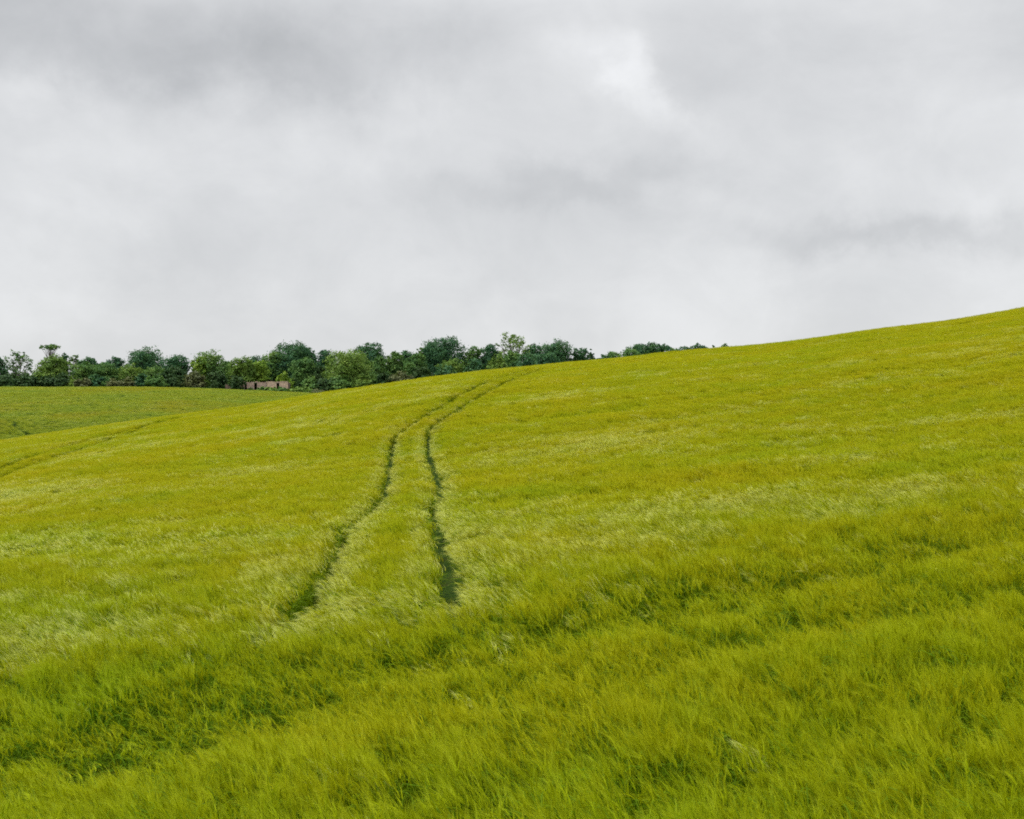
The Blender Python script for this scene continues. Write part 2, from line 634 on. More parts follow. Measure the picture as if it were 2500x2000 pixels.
def gn_instancer(obj):
    g = bpy.data.node_groups.new('scatter_barley', 'GeometryNodeTree')
    g.interface.new_socket('Geometry', in_out='INPUT', socket_type='NodeSocketGeometry')
    g.interface.new_socket('Geometry', in_out='OUTPUT', socket_type='NodeSocketGeometry')
    gi = g.nodes.new('NodeGroupInput'); go = g.nodes.new('NodeGroupOutput')
    ci = g.nodes.new('GeometryNodeCollectionInfo')
    ci.inputs['Collection'].default_value = tufts
    ci.inputs['Separate Children'].default_value = True
    ci.inputs['Reset Children'].default_value = True
    ip = g.nodes.new('GeometryNodeInstanceOnPoints')
    ip.inputs['Pick Instance'].default_value = True

    def attr(nm, ty):
        a = g.nodes.new('GeometryNodeInputNamedAttribute')
        a.data_type = ty
        a.inputs['Name'].default_value = nm
        return [o for o in a.outputs if o.enabled and o.name == 'Attribute'][0]
    g.links.new(gi.outputs[0], ip.inputs['Points'])
    g.links.new(ci.outputs[0], ip.inputs['Instance'])
    g.links.new(attr('pick', 'INT'), ip.inputs['Instance Index'])
    g.links.new(attr('turn', 'FLOAT_VECTOR'), ip.inputs['Rotation'])
    g.links.new(attr('grow', 'FLOAT_VECTOR'), ip.inputs['Scale'])
    g.links.new(ip.outputs[0], go.inputs[0])
    md = obj.modifiers.new('scatter', 'NODES')
    md.node_group = g


def points_obj(name, P, pick, turn, grow):
    me = bpy.data.meshes.new(name)
    me.vertices.add(len(P))
    me.vertices.foreach_set('co', P.astype(np.float32).reshape(-1))
    a = me.attributes.new('pick', 'INT', 'POINT'); a.data.foreach_set('value', pick.astype(np.int32))
    a = me.attributes.new('turn', 'FLOAT_VECTOR', 'POINT'); a.data.foreach_set('vector', turn.astype(np.float32).reshape(-1))
    a = me.attributes.new('grow', 'FLOAT_VECTOR', 'POINT'); a.data.foreach_set('vector', grow.astype(np.float32).reshape(-1))
    o = bpy.data.objects.new(name, me)
    COL.objects.link(o)
    gn_instancer(o)
    return o


def scatter_cells(y0, y1, dens, umax, seed, x_pad=2.0, umin=None):
    """random points of the given density in the wedge |X| < umax*Y + pad"""
    g = np.random.default_rng(seed)
    umin = -umax if umin is None else umin
    W = y1 * max(umax, -umin) + x_pad
    n = int(dens * (y1 - y0) * 2 * W)
    X = g.uniform(-W, W, n); Y = g.uniform(y0, y1, n)
    m = (X < umax * Y + x_pad) & (X > umin * Y - x_pad)
    return X[m], Y[m], g


def tracks_at(X, Y):
    dl = path_dist(X, Y, track_l); dr = path_dist(X, Y, track_r)
    m = dl[0] < dr[0]
    return np.where(m, dl[0], dr[0]), np.where(m, dl[1], dr[1]), np.where(m, dl[2], dr[2])


# where the wind presses the crop down and sheen is painted on the awns: photo position, half width, half height, strength
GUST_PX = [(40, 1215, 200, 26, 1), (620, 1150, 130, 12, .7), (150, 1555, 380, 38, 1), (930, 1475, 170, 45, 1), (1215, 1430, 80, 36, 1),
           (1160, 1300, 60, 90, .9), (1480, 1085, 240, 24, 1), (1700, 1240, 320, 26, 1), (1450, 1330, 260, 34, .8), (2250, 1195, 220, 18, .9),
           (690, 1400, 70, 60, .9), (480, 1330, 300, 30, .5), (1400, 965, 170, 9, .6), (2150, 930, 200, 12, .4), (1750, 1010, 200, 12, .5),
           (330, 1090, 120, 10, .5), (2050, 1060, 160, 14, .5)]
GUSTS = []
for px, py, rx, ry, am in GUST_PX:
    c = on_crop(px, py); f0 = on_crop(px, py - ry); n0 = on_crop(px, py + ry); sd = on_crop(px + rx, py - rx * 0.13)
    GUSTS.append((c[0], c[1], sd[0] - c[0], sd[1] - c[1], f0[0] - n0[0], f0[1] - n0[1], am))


def gusts(X, Y):
    t = np.zeros(X.shape)
    for x, y, ax, ay, bx, by, am in GUSTS:
        bx, by = bx / 2, by / 2
        det = ax * by - ay * bx
        p = ((X - x) * by - (Y - y) * bx) / det
        q = (ax * (Y - y) - ay * (X - x)) / det
        t = np.maximum(t, am * np.exp(-p * p - q * q))
    return t


def plant(X, Y, g, lod, far_field=False):
    n = len(X)
    h = 1.0 + 0.12 * fbm(X, Y, 1.6, 3, 2) + 0.34 * fbm(X * 0.40 - Y * 0.12, Y, 4.0, 9, 3) + ((0.30 if lod == 0 else 0.2) * fbm(X, Y, 0.42, 13, 2) if lod < 2 else 0)
    # wind waves: direction (towards -X) and strength vary in gusts
    w = fbm(X, Y * 1.6, 6.5, 21, 4) + 0.5 * fbm(X, Y, 2.0, 33, 2)
    lx = -0.03 - (0.40 + 0.40 * sstep(12, 22, Y)) * np.clip(w, -0.2, 0.6) + g.normal(0, 0.05, n)
    ly = 0.30 * fbm(X, Y, 4.0, 41, 3) + 0.15 * w + g.normal(0, 0.05, n)
    calm = 1.0
    if not far_field:
        calm = sstep(0.3, 1.0, tracks_at(X - 0.1, Y)[0])
    if lod < 2:
        cl = calm * (0.42 - 0.16 * sstep(12, 20, Y))
        lx = lx + cl * fbm(X, Y, 0.45, 61, 2); ly = ly + cl * fbm(X, Y, 0.45, 71, 2)
    lx = lx * (0.5 + 0.5 * calm); ly = ly * calm
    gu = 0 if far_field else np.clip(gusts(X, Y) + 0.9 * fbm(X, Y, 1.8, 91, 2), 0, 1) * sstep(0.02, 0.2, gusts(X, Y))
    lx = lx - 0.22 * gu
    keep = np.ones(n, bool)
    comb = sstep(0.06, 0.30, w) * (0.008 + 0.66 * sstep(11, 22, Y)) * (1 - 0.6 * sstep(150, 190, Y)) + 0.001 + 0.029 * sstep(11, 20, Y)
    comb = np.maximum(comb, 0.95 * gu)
    tx, ty = X + lx * 0.72 - 0.14, Y + ly * 0.72          # where the ears are
    if not far_field:
        d, vx, vy = tracks_at(X, Y)
        dt = tracks_at(tx, ty)[0]
        wob = 0.03 * fbm(X, Y, 0.8, 55, 2) - 0.07 * sstep(20, 15, Y) + 0.10 * sstep(17, 42, Y) + 0.07 * sstep(80, 105, Y) + 0.06 * sstep(100, 120, Y)
        keep &= ~((dt < 0.24 + wob) | (d < 0.20 - 0.06 * sstep(20, 15, Y)))
        edge = np.exp(-((dt - 0.25) / 0.35) ** 2)
        lx += vx * 0.10 * edge; ly += vy * 0.10 * edge
        h -= (0.04 + 0.10 * sstep(85, 110, Y)) * edge
        comb = np.maximum(comb, 0.85 * edge * (1 - 0.6 * sstep(70, 100, Y)))
        for path, half, p, dip in ((cross_a, 0.52, 0.52, 0.34), (cross_b, 0.40, 0.40, 0.26)):
            d2, vx2, vy2 = path_dist(tx, ty, path)
            gap = sstep(0.35, 0.62, 0.5 + fbm(X, Y, 3.2, 77, 2)) * 0.3 + 0.7
            if path is cross_a:
                gap = np.maximum(gap * 0.9, np.maximum(0.85 * sstep(-1.2, -2.4, X), sstep(3.4, 5.2, X)))
            keep &= ~(g.random(n) < p * gap * (1 + 0.45 * sstep(3.0, 5.0, X)) * np.exp(-(d2 / half) ** 4))
            ed = np.exp(-(d2 / 0.95) ** 2)
            h -= dip * ed * gap
            lx += vx2 * 0.12 * ed; ly += vy2 * 0.12 * ed
        for path in (left_a, left_b):
            d3 = path_dist(tx, ty, path)[0]
            keep &= ~(d3 < 0.5)
            h -= 0.20 * np.exp(-(d3 / 0.8) ** 2)
    else:
        for path in (far_a, far_b):
            keep &= ~((path_dist(X, Y, path)[0] < 0.5) & (g.random(n) < 0.5))
    kk = keep
    X, Y, h, lx, ly = X[keep], Y[keep], h[keep], lx[keep], ly[keep]
    n = len(X)
    rz = g.normal(0, 0.55, n)
    c, s = np.cos(-rz), np.sin(-rz)
    ax, ay = c * lx - s * ly, s * lx + c * ly
    turn = np.stack([-ay, ax, rz], -1)
    sc = 1.0 + g.normal(0, 0.05 if lod < 2 else 0.03, n)
    grow = np.stack([sc, sc, sc * h], -1)
    lv = 3 if far_field else lod
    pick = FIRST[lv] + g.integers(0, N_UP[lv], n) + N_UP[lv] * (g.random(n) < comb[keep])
    P = np.stack([X, Y, gz(X, Y)], -1)
    return P, pick, turn, grow


def build_barley():
    parts = []
    X, Y, g = scatter_cells(3.5, 30.0, 50, 0.52, 1, 1.5)
    m = g.random(len(X)) > sstep(24, 30, Y)
    parts.append(plant(X[m], Y[m], g, 0))
    X, Y, g = scatter_cells(24.0, 80.0, 21, 0.50, 2)
    m = (g.random(len(X)) < sstep(24, 30, Y)) & (g.random(len(X)) > sstep(64, 80, Y))
    parts.append(plant(X[m], Y[m], g, 1))
    # finer tufts along the far stretches of the wheel tracks
    X, Y, g = scatter_cells(62.0, 152.0, 21, 0.25, 4, umin=-0.55)
    d = np.minimum(tracks_at(X, Y)[0], np.minimum(path_dist(X, Y, left_a)[0], path_dist(X, Y, left_b)[0]))
    m = (d < 1.6) & (g.random(len(X)) < sstep(64, 80, Y))
    parts.append(plant(X[m], Y[m], g, 1))
    X, Y, g = scatter_cells(64.0, 182.0, 7.0, 0.50, 6)
    d = np.minimum(tracks_at(X, Y)[0], np.minimum(path_dist(X, Y, left_a)[0], path_dist(X, Y, left_b)[0]))
    m = (g.random(len(X)) < sstep(64, 80, Y)) & (d > 1.25)
    parts.append(plant(X[m], Y[m], g, 2))
    o = points_obj('barley_crop', *[np.concatenate(q) for q in zip(*parts)])
    tag(o, 'yellow green barley crop waving over the near hill', 'barley', kind='stuff')
    X, Y, g = scatter_cells(182.0, EDGE_Y - 2, 3.6, 0.10, 8, umin=-0.56)
    q = plant(X, Y, g, 2, True)
    o2 = points_obj('distant_barley_crop', *q)
    tag(o2, 'greener barley crop of the second field below the wood', 'barley', kind='stuff')
    print('barley tufts', len(o.data.vertices), len(o2.data.vertices))


build_barley()

# ---TREES---


# ------------------------------------------------------------------ trees, bushes and the ruin at the far edge
def bark_mat():
    m = bpy.data.materials.new('bark')
    m.use_nodes = True
    k = NT(m.node_tree)
    out = k.n('ShaderNodeOutputMaterial')
    geo = k.n('ShaderNodeNewGeometry')
    p = k.n('ShaderNodeBsdfPrincipled')
    k.l(k.ramp(k.noise(geo.outputs['Position'], 3.0, 4.0), [(0.3, (0.06, 0.05, 0.035)), (0.7, (0.15, 0.13, 0.10))]), p.inputs['Base Color'])
    p.inputs['Roughness'].default_value = 0.9
    k.l(p.outputs[0], out.inputs[0])
    return m


M['bark'] = bark_mat()
LEAF = {}
for nm, a, b, c in (('dark', (0.024, 0.073, 0.044), (0.041, 0.106, 0.044), (0.073, 0.147, 0.044)),
                    ('mid', (0.041, 0.103, 0.035), (0.077, 0.155, 0.038), (0.132, 0.206, 0.044)),
                    ('olive', (0.062, 0.123, 0.026), (0.106, 0.180, 0.033), (0.165, 0.232, 0.041)),
                    ('bright', (0.088, 0.162, 0.020), (0.132, 0.220, 0.026), (0.206, 0.279, 0.035)),
                    ('brown', (0.068, 0.085, 0.041), (0.099, 0.113, 0.047), (0.136, 0.149, 0.059)),
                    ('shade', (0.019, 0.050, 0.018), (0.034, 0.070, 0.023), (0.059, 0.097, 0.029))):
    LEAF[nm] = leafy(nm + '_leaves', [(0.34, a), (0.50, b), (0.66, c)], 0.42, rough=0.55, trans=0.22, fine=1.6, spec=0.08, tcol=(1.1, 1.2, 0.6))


def leaf_cloud(g, centres, radii, n, size, shell=0.55):
    """leaf quads in clumps on and inside a set of ellipsoid boughs"""
    nb = len(centres)
    wt = np.array([r[0] * r[2] for r in radii]); wt = wt / wt.sum()
    # clump centres on the skins of the boughs
    nc = max(16, n // 16)
    bi = g.choice(nb, nc, p=wt)
    d = g.normal(size=(nc, 3)); d /= np.linalg.norm(d, axis=1)[:, None]
    rr = shell + (1.0 - shell) * g.random(nc) ** 0.6
    cc = centres[bi] + d * rr[:, None] * radii[bi]
    cs = 0.11 + 0.11 * g.random(nc)
    ci = g.integers(0, nc, n)
    P = cc[ci] + g.normal(size=(n, 3)) * (cs[ci][:, None] * radii[bi][ci]) * (1, 1, 0.75)
    nrm = d[ci] + g.normal(size=(n, 3)) * 0.75 + np.array((0, 0, 0.35))
    nrm /= np.linalg.norm(nrm, axis=1)[:, None]
    t = np.cross(nrm, g.normal(size=(n, 3))); t /= np.linalg.norm(t, axis=1)[:, None]
    b = np.cross(nrm, t)
    s = size * (0.55 + 0.8 * g.random(n))[:, None]
    t = t * s; b = b * s * 0.62
    return np.stack([P - t, P - b, P + t, P + b], 1)


def fit(q, W, H):
    """stretch a leaf cloud to the measured width and height"""
    z = q[..., 2]
    q[..., 2] *= H / np.quantile(z, 0.992)
    if W:
        lo, hi = np.quantile(q[..., 0], 0.012), np.quantile(q[..., 0], 0.988)
        q[..., :2] *= W / (hi - lo)
    return q


def limb_mesh(paths):
    """tapered six-sided limbs: list of (points, r0, r1)"""
    V, fc = [], []
    for pts, r0, r1 in paths:
        pts = [np.array(p, float) for p in pts]
        b = len(V); n = len(pts)
        for i, p in enumerate(pts):
            d = unit(pts[min(i + 1, n - 1)] - pts[max(i - 1, 0)])
            a = unit(np.cross(d, (0.31, 0.95, 0.05))); c = np.cross(d, a)
            r = r0 + (r1 - r0) * i / (n - 1)
            for q in range(6):
                V.append(p + (a * math.cos(q * 1.0472) + c * math.sin(q * 1.0472)) * r)
        for i in range(n - 1):
            for q in range(6):
                fc.append((b + i * 6 + q, b + i * 6 + (q + 1) % 6, b + (i + 1) * 6 + (q + 1) % 6, b + (i + 1) * 6 + q))
        fc.append(tuple(b + (n - 1) * 6 + q for q in range(6)))
    return V, fc


def tree(px, top_py, w_px, Y, leaf, label, seed, form='dome', base_fr=0.12, dens=1.0, name='tree', cat='tree', group='trees of the wood beyond the fields'):
    """form: dome (round broadleaf), airy (open with branches showing), umbrella (flat tuft on bare branches)"""
    g = np.random.default_rng(seed)
    X = (px - 1250) / F * Y
    zb = float(gz(X, Y))
    H = (HOR - top_py) / F * Y - zb
    W = w_px / F * Y
    root = tag(empty(name, (X, Y, zb)), label, cat, group)
    cen, rad = [], []
    if form == 'umbrella':
        for i in range(7):
            a = g.random() * 6.283
            r = W * 0.32 * math.sqrt(g.random())
            cen.append((r * math.cos(a), r * math.sin(a), H * (0.945 - 0.04 * g.random())))
            rad.append((W * 0.22, W * 0.22, H * 0.055))
        for i in range(4):
            a = g.random() * 6.283
            cen.append((W * 0.2 * math.cos(a), W * 0.2 * math.sin(a), H * (0.55 + 0.15 * g.random())))
            rad.append((W * 0.13, W * 0.13, H * 0.06))
    else:
        nb = 11 if form == 'dome' else 13
        c0 = base_fr + (1 - base_fr) * 0.5
        for i in range(nb):
            a = i * 2.39996 + g.random() * 0.6
            f = (i + 0.5) / nb                       # bottom to top
            zc = base_fr + (1 - base_fr) * (0.14 + 0.74 * f)
            prof = math.sqrt(max(0.05, 1 - ((zc - (c0 - 0.06)) / ((1 - base_fr) * 0.58)) ** 2))
            r = W * 0.5 * prof * (0.55 + 0.2 * g.random())
            q = 0.27 + 0.10 * g.random() if form == 'dome' else 0.16 + 0.08 * g.random()
            cen.append((r * math.cos(a), r * math.sin(a) * 0.8, H * zc))
            rad.append((W * q, W * q * 0.9, min(W, H) * q * 0.78))
        tz = H - min(W, H) * 0.17
        cen.append((W * 0.06 * g.normal(), 0, tz)); rad.append((W * 0.2, W * 0.2, min(W, H) * 0.16))
        if form == 'dome':
            cen.append((0, 0, H * c0)); rad.append((W * 0.34, W * 0.3, H * 0.34 * (1 - base_fr)))
    cen = np.array(cen); rad = np.array(rad)
    area = W * H * (1 - base_fr) if form != 'umbrella' else W * H * 0.25
    n = int({'dome': 140, 'airy': 30, 'umbrella': 60}[form] * area * dens) + 150
    q = fit(leaf_cloud(g, cen, rad, n, 0.25 if form == 'dome' else 0.22, 0.5), W if form != 'umbrella' else None, H)
    quads_obj('crown', q, LEAF[leaf], root)
    paths = []
    r0 = max(0.12, H * 0.026)
    fork = H * (0.30 if form != 'umbrella' else 0.45)
    paths.append(([(0, 0, -0.3), (0.02 * H * g.normal() * 0.3, 0, fork * 0.5), (0.0, 0.0, fork)], r0 * 1.25, r0 * 0.8))
    for i in range(len(cen)):
        c = cen[i]
        mid = np.array((c[0] * 0.45, c[1] * 0.45, fork + (c[2] - fork) * 0.55))
        paths.append(([(0, 0, fork * (0.8 + 0.2 * g.random())), mid, c], r0 * (0.5 if form == 'dome' else 0.42), r0 * 0.12))
        if form != 'dome':
            for q in range(3):
                e = c + g.normal(size=3) * rad[i] * 0.8
                paths.append(([mid, (mid + e) / 2 + g.normal(size=3) * 0.2, e], r0 * 0.2, r0 * 0.07))
    V, fc = limb_mesh(paths)
    mesh_obj('trunk', V, fc, M['bark'], root)
    return root


def bush(px, top_py, w_px, Y, leaf, label, seed, dens=1.0, group='bushes along the foot of the wood', name='bush'):
    g = np.random.default_rng(seed)
    X = (px - 1250) / F * Y
    zb = float(gz(X, Y))
    H = max(0.8, (HOR - top_py) / F * Y - zb)
    W = w_px * 1.15 / F * Y
    cen, rad = [], []
    for i in range(8):
        a = i * 2.4 + g.random()
        r = W * 0.30 * math.sqrt((i + 0.3) / 8)
        f = 0.28 + 0.5 * (1 - (r / (W * 0.32)) ** 2) * g.uniform(0.6, 1.0)
        cen.append((r * math.cos(a), r * math.sin(a) * 0.8, H * f))
        rad.append((W * 0.22, W * 0.2, H * 0.26))
    cen.append((0, 0, H * 0.3)); rad.append((W * 0.42, W * 0.36, H * 0.36))
    n = int(75 * W * H * dens) + 120
    q = leaf_cloud(g, np.array(cen), np.array(rad), n, 0.25, 0.55)
    q = fit(q, W, H)
    q[..., 2] = np.maximum(q[..., 2], -0.1)
    o = quads_obj(name, q, LEAF[leaf])
    o.location = (X, Y, zb)
    tag(o, label, 'bush', group)
    return o


# px, top row, width, distance, leaf, form, base fraction, density, label
TREES = [
    (-12, 872, 50, 352, 'dark', 'dome', .05, 1, 'dark tree cut off by the left edge of the picture'),
    (48, 859, 62, 356, 'mid', 'airy', .25, 1.0, 'thin airy tree with sky showing through, nearest the left edge'),
    (122, 841, 46, 358, 'mid', 'umbrella', .6, 1.15, 'tall bare branched tree with a flat tuft of leaves on top'),
    (128, 872, 70, 347, 'olive', 'dome', .03, 1, 'olive bushy tree under the flat topped bare branched tree'),
    (156, 865, 26, 362, 'dark', 'dome', .2, 1, 'narrow dark round tree just right of the flat topped tree'),
    (184, 868, 36, 364, 'mid', 'airy', .2, 1.5, 'small pale open tree between two dark trees at left'),
    (216, 875, 46, 362, 'dark', 'dome', .1, 1, 'low dark tree on the downward slope of the left tree line'),
    (205, 890, 70, 348, 'mid', 'dome', .03, 1, 'mid green rounded tree in front of the low dark trees at left'),
    (251, 886, 44, 360, 'dark', 'dome', .1, 1, 'lowest dark tree in the dip of the left tree line'),
    (262, 889, 60, 347, 'mid', 'dome', .03, 1, 'grey green scrubby tree below the dip in the tree line'),
    (288, 874, 46, 362, 'dark', 'dome', .15, 1, 'low dark tree tucked left of the large dark dome'),
    (355, 854, 82, 358, 'dark', 'dome', .22, 1, 'large dark dome shaped tree rising over the left wood'),
    (320, 893, 60, 349, 'olive', 'dome', .03, 1, 'olive bushy tree in front of the large dark dome, left side'),
    (378, 897, 54, 348, 'mid', 'dome', .03, 1, 'mid green bushy tree in front of the large dark dome, right side'),
    (428, 871, 68, 352, 'dark', 'dome', .05, 1, 'blue green dark tree right of the large dark dome'),
    (518, 860, 80, 352, 'mid', 'dome', .12, .62, 'mid green tree with gaps of light, left of the ruined building'),
    (488, 873, 44, 350, 'bright', 'dome', .06, 1, 'lighter green narrow tree at the left side of the gappy tree'),
    (553, 884, 40, 356, 'mid', 'dome', .05, 1, 'small mid green tree between the gappy tree and the ruin'),
    (592, 875, 58, 341, 'olive', 'dome', .10, .9, 'olive tree with a pale trunk growing at the left end of the ruin'),
    (632, 884, 50, 344, 'bright', 'dome', .06, 1, 'light green rounded tree behind the middle of the ruined building'),
    (622, 874, 60, 372, 'dark', 'dome', .1, 1, 'dark tree showing as tips above the trees behind the ruin'),
    (668, 862, 62, 360, 'mid', 'dome', .08, 1, 'green tree forming the left shoulder of the tallest mass behind the ruin'),
    (712, 842, 92, 362, 'dark', 'dome', .10, 1, 'tallest broad dark tree standing behind the right end of the ruin'),
    (745, 850, 50, 366, 'dark', 'dome', .15, 1, 'dark knob of crown on the right of the tallest tree behind the ruin'),
    (742, 878, 64, 352, 'mid', 'dome', .03, 1, 'mid green tree in front of the tall mass right of the ruin'),
    (790, 858, 56, 364, 'dark', 'dome', .1, 1, 'dark tree between the tall mass and the big olive round tree'),
    (775, 897, 50, 352, 'shade', 'dome', .03, 1, 'dark shaded tree left of the big olive round tree'),
    (850, 861, 106, 344, 'olive', 'dome', .02, 1.05, 'big olive round tree reaching down to the field edge'),
    (902, 842, 70, 360, 'dark', 'dome', .08, 1, 'dark green pointed dome behind the big olive round tree'),
    (926, 872, 46, 354, 'mid', 'dome', .05, 1, 'mid green tree at the right foot of the dark pointed dome'),
    (962, 861, 48, 360, 'mid', 'dome', .08, 1, 'small green tree right of the notch in the tree line'),
    (992, 859, 50, 364, 'dark', 'dome', .08, 1, 'dark flat topped tree left of the tallest gappy tree'),
    (1012, 868, 60, 352, 'mid', 'dome', .03, 1, 'bluish green tree at the left foot of the tallest gappy tree'),
    (1026, 852, 40, 362, 'mid', 'dome', .1, 1, 'narrow tree leaning on the left of the tallest gappy tree'),
    (1083, 828, 96, 358, 'dark', 'dome', .18, .8, 'tallest rounded dark tree with small sky gaps above the tramline crest'),
    (1048, 838, 34, 361, 'dark', 'dome', .3, 1, 'small dark knob on the left shoulder of the tallest rounded tree'),
    (1102, 880, 62, 350, 'olive', 'dome', .03, 1, 'olive grey bushy tree in front of the tallest rounded tree'),
    (1150, 850, 56, 360, 'mid', 'dome', .08, .8, 'mid green tree right of the tallest rounded tree'),
    (1192, 845, 62, 362, 'dark', 'dome', .08, .9, 'dark tree just left of the airy branched tree'),
    (1250, 814, 80, 360, 'olive', 'airy', .42, .7, 'tall airy tree with visible branches above the other crowns'),
    (1242, 862, 66, 352, 'mid', 'dome', .05, 1, 'mid green tree under the tall airy branched tree'),
    (1302, 844, 46, 362, 'dark', 'dome', .12, .9, 'dark tree right of the tall airy branched tree'),
    (1355, 838, 84, 362, 'dark', 'dome', .12, 1, 'broad dark tree at the right end of the main wood'),
    (1330, 866, 70, 354, 'dark', 'dome', .04, 1, 'low dark tree on the crest in front of the broad dark tree'),
    (1412, 853, 46, 364, 'dark', 'dome', .1, .9, 'dark tree stepping down right of the broad dark tree'),
    (1442, 861, 22, 366, 'dark', 'dome', .2, .8, 'last small dark tree before the sky gap on the crest'),
    (1470, 869, 26, 372, 'dark', 'dome', .1, 1, 'tiny dark crown peeping over the crest left of the sky gap pair'),
    (1492, 862, 34, 372, 'mid', 'dome', .1, .9, 'small green crown alone in the sky gap on the crest'),
    (1533, 856, 40, 370, 'mid', 'dome', .1, .9, 'left low crown of the second clump on the crest'),
    (1558, 844, 44, 374, 'dark', 'dome', .1, 1, 'dark rounded crown in the second clump on the crest'),
    (1586, 841, 46, 372, 'dark', 'dome', .1, 1, 'tallest dark crown of the second clump on the crest'),
    (1616, 845, 34, 372, 'dark', 'dome', .1, 1, 'dark square shouldered crown in the second clump on the crest'),
    (1638, 850, 28, 374, 'mid', 'dome', .1, .9, 'right pale crown ending the second clump on the crest'),
    (1672, 850, 46, 392, 'dark', 'dome', .1, 1, 'low dark crown right of the second clump, barely over the crest'),
    (1706, 844, 34, 392, 'dark', 'dome', .1, .9, 'pointed dark crown far right along the crest'),
    (1742, 846, 12, 396, 'dark', 'dome', .1, 1, 'tiny round crown on the crest near the right end of trees'),
    (1772, 842, 36, 400, 'mid', 'airy', .1, 1.6, 'thin grey green treetop, the rightmost over the crest'),
]
for i, (px, ty, w, Y, lf, fm, bf, dn, lb) in enumerate(TREES):
    if px > 1455:
        w *= 1.5
    tree(px, ty, w, Y, lf, lb, 100 + i, fm, bf, dn)

# px, top row, width, distance, leaf, label
BUSHES = [
    (18, 915, 58, 337, 'shade', 'dark bush at the far left end of the field edge'),
    (70, 917, 50, 337, 'shade', 'dark bush below the thin airy tree'),
    (100, 905, 40, 340, 'olive', 'olive bush between two dark bushes at left'),
    (120, 917, 40, 337, 'shade', 'dark rounded bush below the flat topped tree'),
    (152, 912, 42, 337, 'shade', 'dark bush with a brownish top right of the flat topped tree'),
    (182, 920, 32, 337, 'olive', 'olive scrub bush along the left field edge'),
    (205, 924, 34, 336, 'brown', 'brown withered bush at the left field edge'),
    (236, 916, 34, 337, 'dark', 'round deep green bush right of the brown withered bush'),
    (258, 922, 30, 337, 'mid', 'small green bush below the dip in the tree line'),
    (278, 926, 34, 336, 'brown', 'grey brown low bush below the dip in the tree line'),
    (312, 922, 40, 337, 'brown', 'tall brownish bush left of the large dark dome tree'),
    (345, 914, 34, 338, 'dark', 'deep green bush below the large dark dome tree'),
    (380, 918, 44, 337, 'mid', 'mid green bush right of the deep green bush'),
    (424, 898, 60, 342, 'shade', 'wide dark bush under the blue green tree'),
    (472, 908, 36, 338, 'brown', 'brownish tall bush left of the light gapped tree'),
    (492, 918, 20, 337, 'brown', 'narrow rusty bush beside the brownish tall bush'),
    (530, 908, 40, 338, 'shade', 'dark round bush just left of the brick wall fragment'),
    (578, 918, 30, 329.0, 'shade', 'dark bush spilling down between the two pieces of brick wall'),
    (690, 910, 28, 336, 'bright', 'bright green bush rising over the right end of the ruin'),
    (710, 926, 20, 334, 'bright', 'small yellow green bush against the right end of the ruin'),
    (757, 922, 44, 338, 'mid', 'round green bush right of the ruin'),
    (720, 924, 30, 338, 'shade', 'dark bush between the ruin and the round green bush'),
    (795, 926, 48, 338, 'shade', 'dark low bush left of the olive round tree foot'),
    (832, 918, 50, 338, 'mid', 'green bush at the foot of the big olive round tree'),
    (880, 920, 46, 340, 'olive', 'olive bush at the right foot of the big olive round tree'),
    (912, 912, 40, 342, 'mid', 'green bush below the dark pointed dome on the hill crest'),
    (938, 910, 40, 342, 'shade', 'dark bush on the crest below the notch in the tree line'),
    (975, 908, 52, 342, 'brown', 'brownish olive bush on the crest right of the notch'),
    (1030, 898, 54, 344, 'shade', 'dark bush on the crest left of the tallest rounded tree'),
    (1090, 896, 60, 344, 'dark', 'deep green bush on the crest below the tallest rounded tree'),
    (1160, 880, 60, 344, 'dark', 'deep green bush on the crest left of the airy branched tree'),
    (1215, 872, 50, 344, 'olive', 'olive bush on the crest below the airy branched tree'),
    (1285, 868, 60, 344, 'dark', 'deep green bush on the crest right of the airy branched tree'),
]
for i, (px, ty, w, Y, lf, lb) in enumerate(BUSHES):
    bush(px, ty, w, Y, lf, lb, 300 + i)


# ------------------------------------------------------------------ the ruined brick building
def brick_mat(name, a, b, mortar):
    m = bpy.data.materials.new(name)
    m.use_nodes = True
    k = NT(m.node_tree)
    out = k.n('ShaderNodeOutputMaterial')
    tc = k.n('ShaderNodeTexCoord')
    mp = k.n('ShaderNodeMapping')
    mp.inputs['Rotation'].default_value = (math.radians(90), 0, 0)
    k.l(tc.outputs['Object'], mp.inputs[0])
    br = k.n('ShaderNodeTexBrick')
    k.l(mp.outputs[0], br.inputs['Vector'])
    br.inputs['Color1'].default_value = (*a, 1)
    br.inputs['Color2'].default_value = (*b, 1)
    br.inputs['Mortar'].default_value = (*mortar, 1)
    br.inputs['Scale'].default_value = 1.0
    br.inputs['Brick Width'].default_value = 0.45
    br.inputs['Row Height'].default_value = 0.15
    br.inputs['Mortar Size'].default_value = 0.02
    n = k.noise(tc.outputs['Object'], 1.3, 5.0, 0.7)
    st = k.ramp(n, [(0.36, (0.10, 0.075, 0.06)), (0.56, (1, 1, 1)), (0.70, (1.25, 1.2, 1.12))])
    n2 = k.noise(tc.outputs['Object'], 3.6, 4.0, 0.7)
    st2 = k.ramp(n2, [(0.35, (0.55, 0.50, 0.45)), (0.5, (1, 1, 1)), (0.64, (1.2, 0.95, 0.8))])
    c = k.mix(0.55, br.outputs[0], k.mix(1.0, br.outputs[0], st, 'MULTIPLY'))
    c = k.mix(0.8, c, k.mix(1.0, c, st2, 'MULTIPLY'))
    p = k.n('ShaderNodeBsdfPrincipled')
    k.l(c, p.inputs['Base Color'])
    p.inputs['Roughness'].default_value = 0.9
    k.l(p.outputs[0], out.inputs[0])
    return m


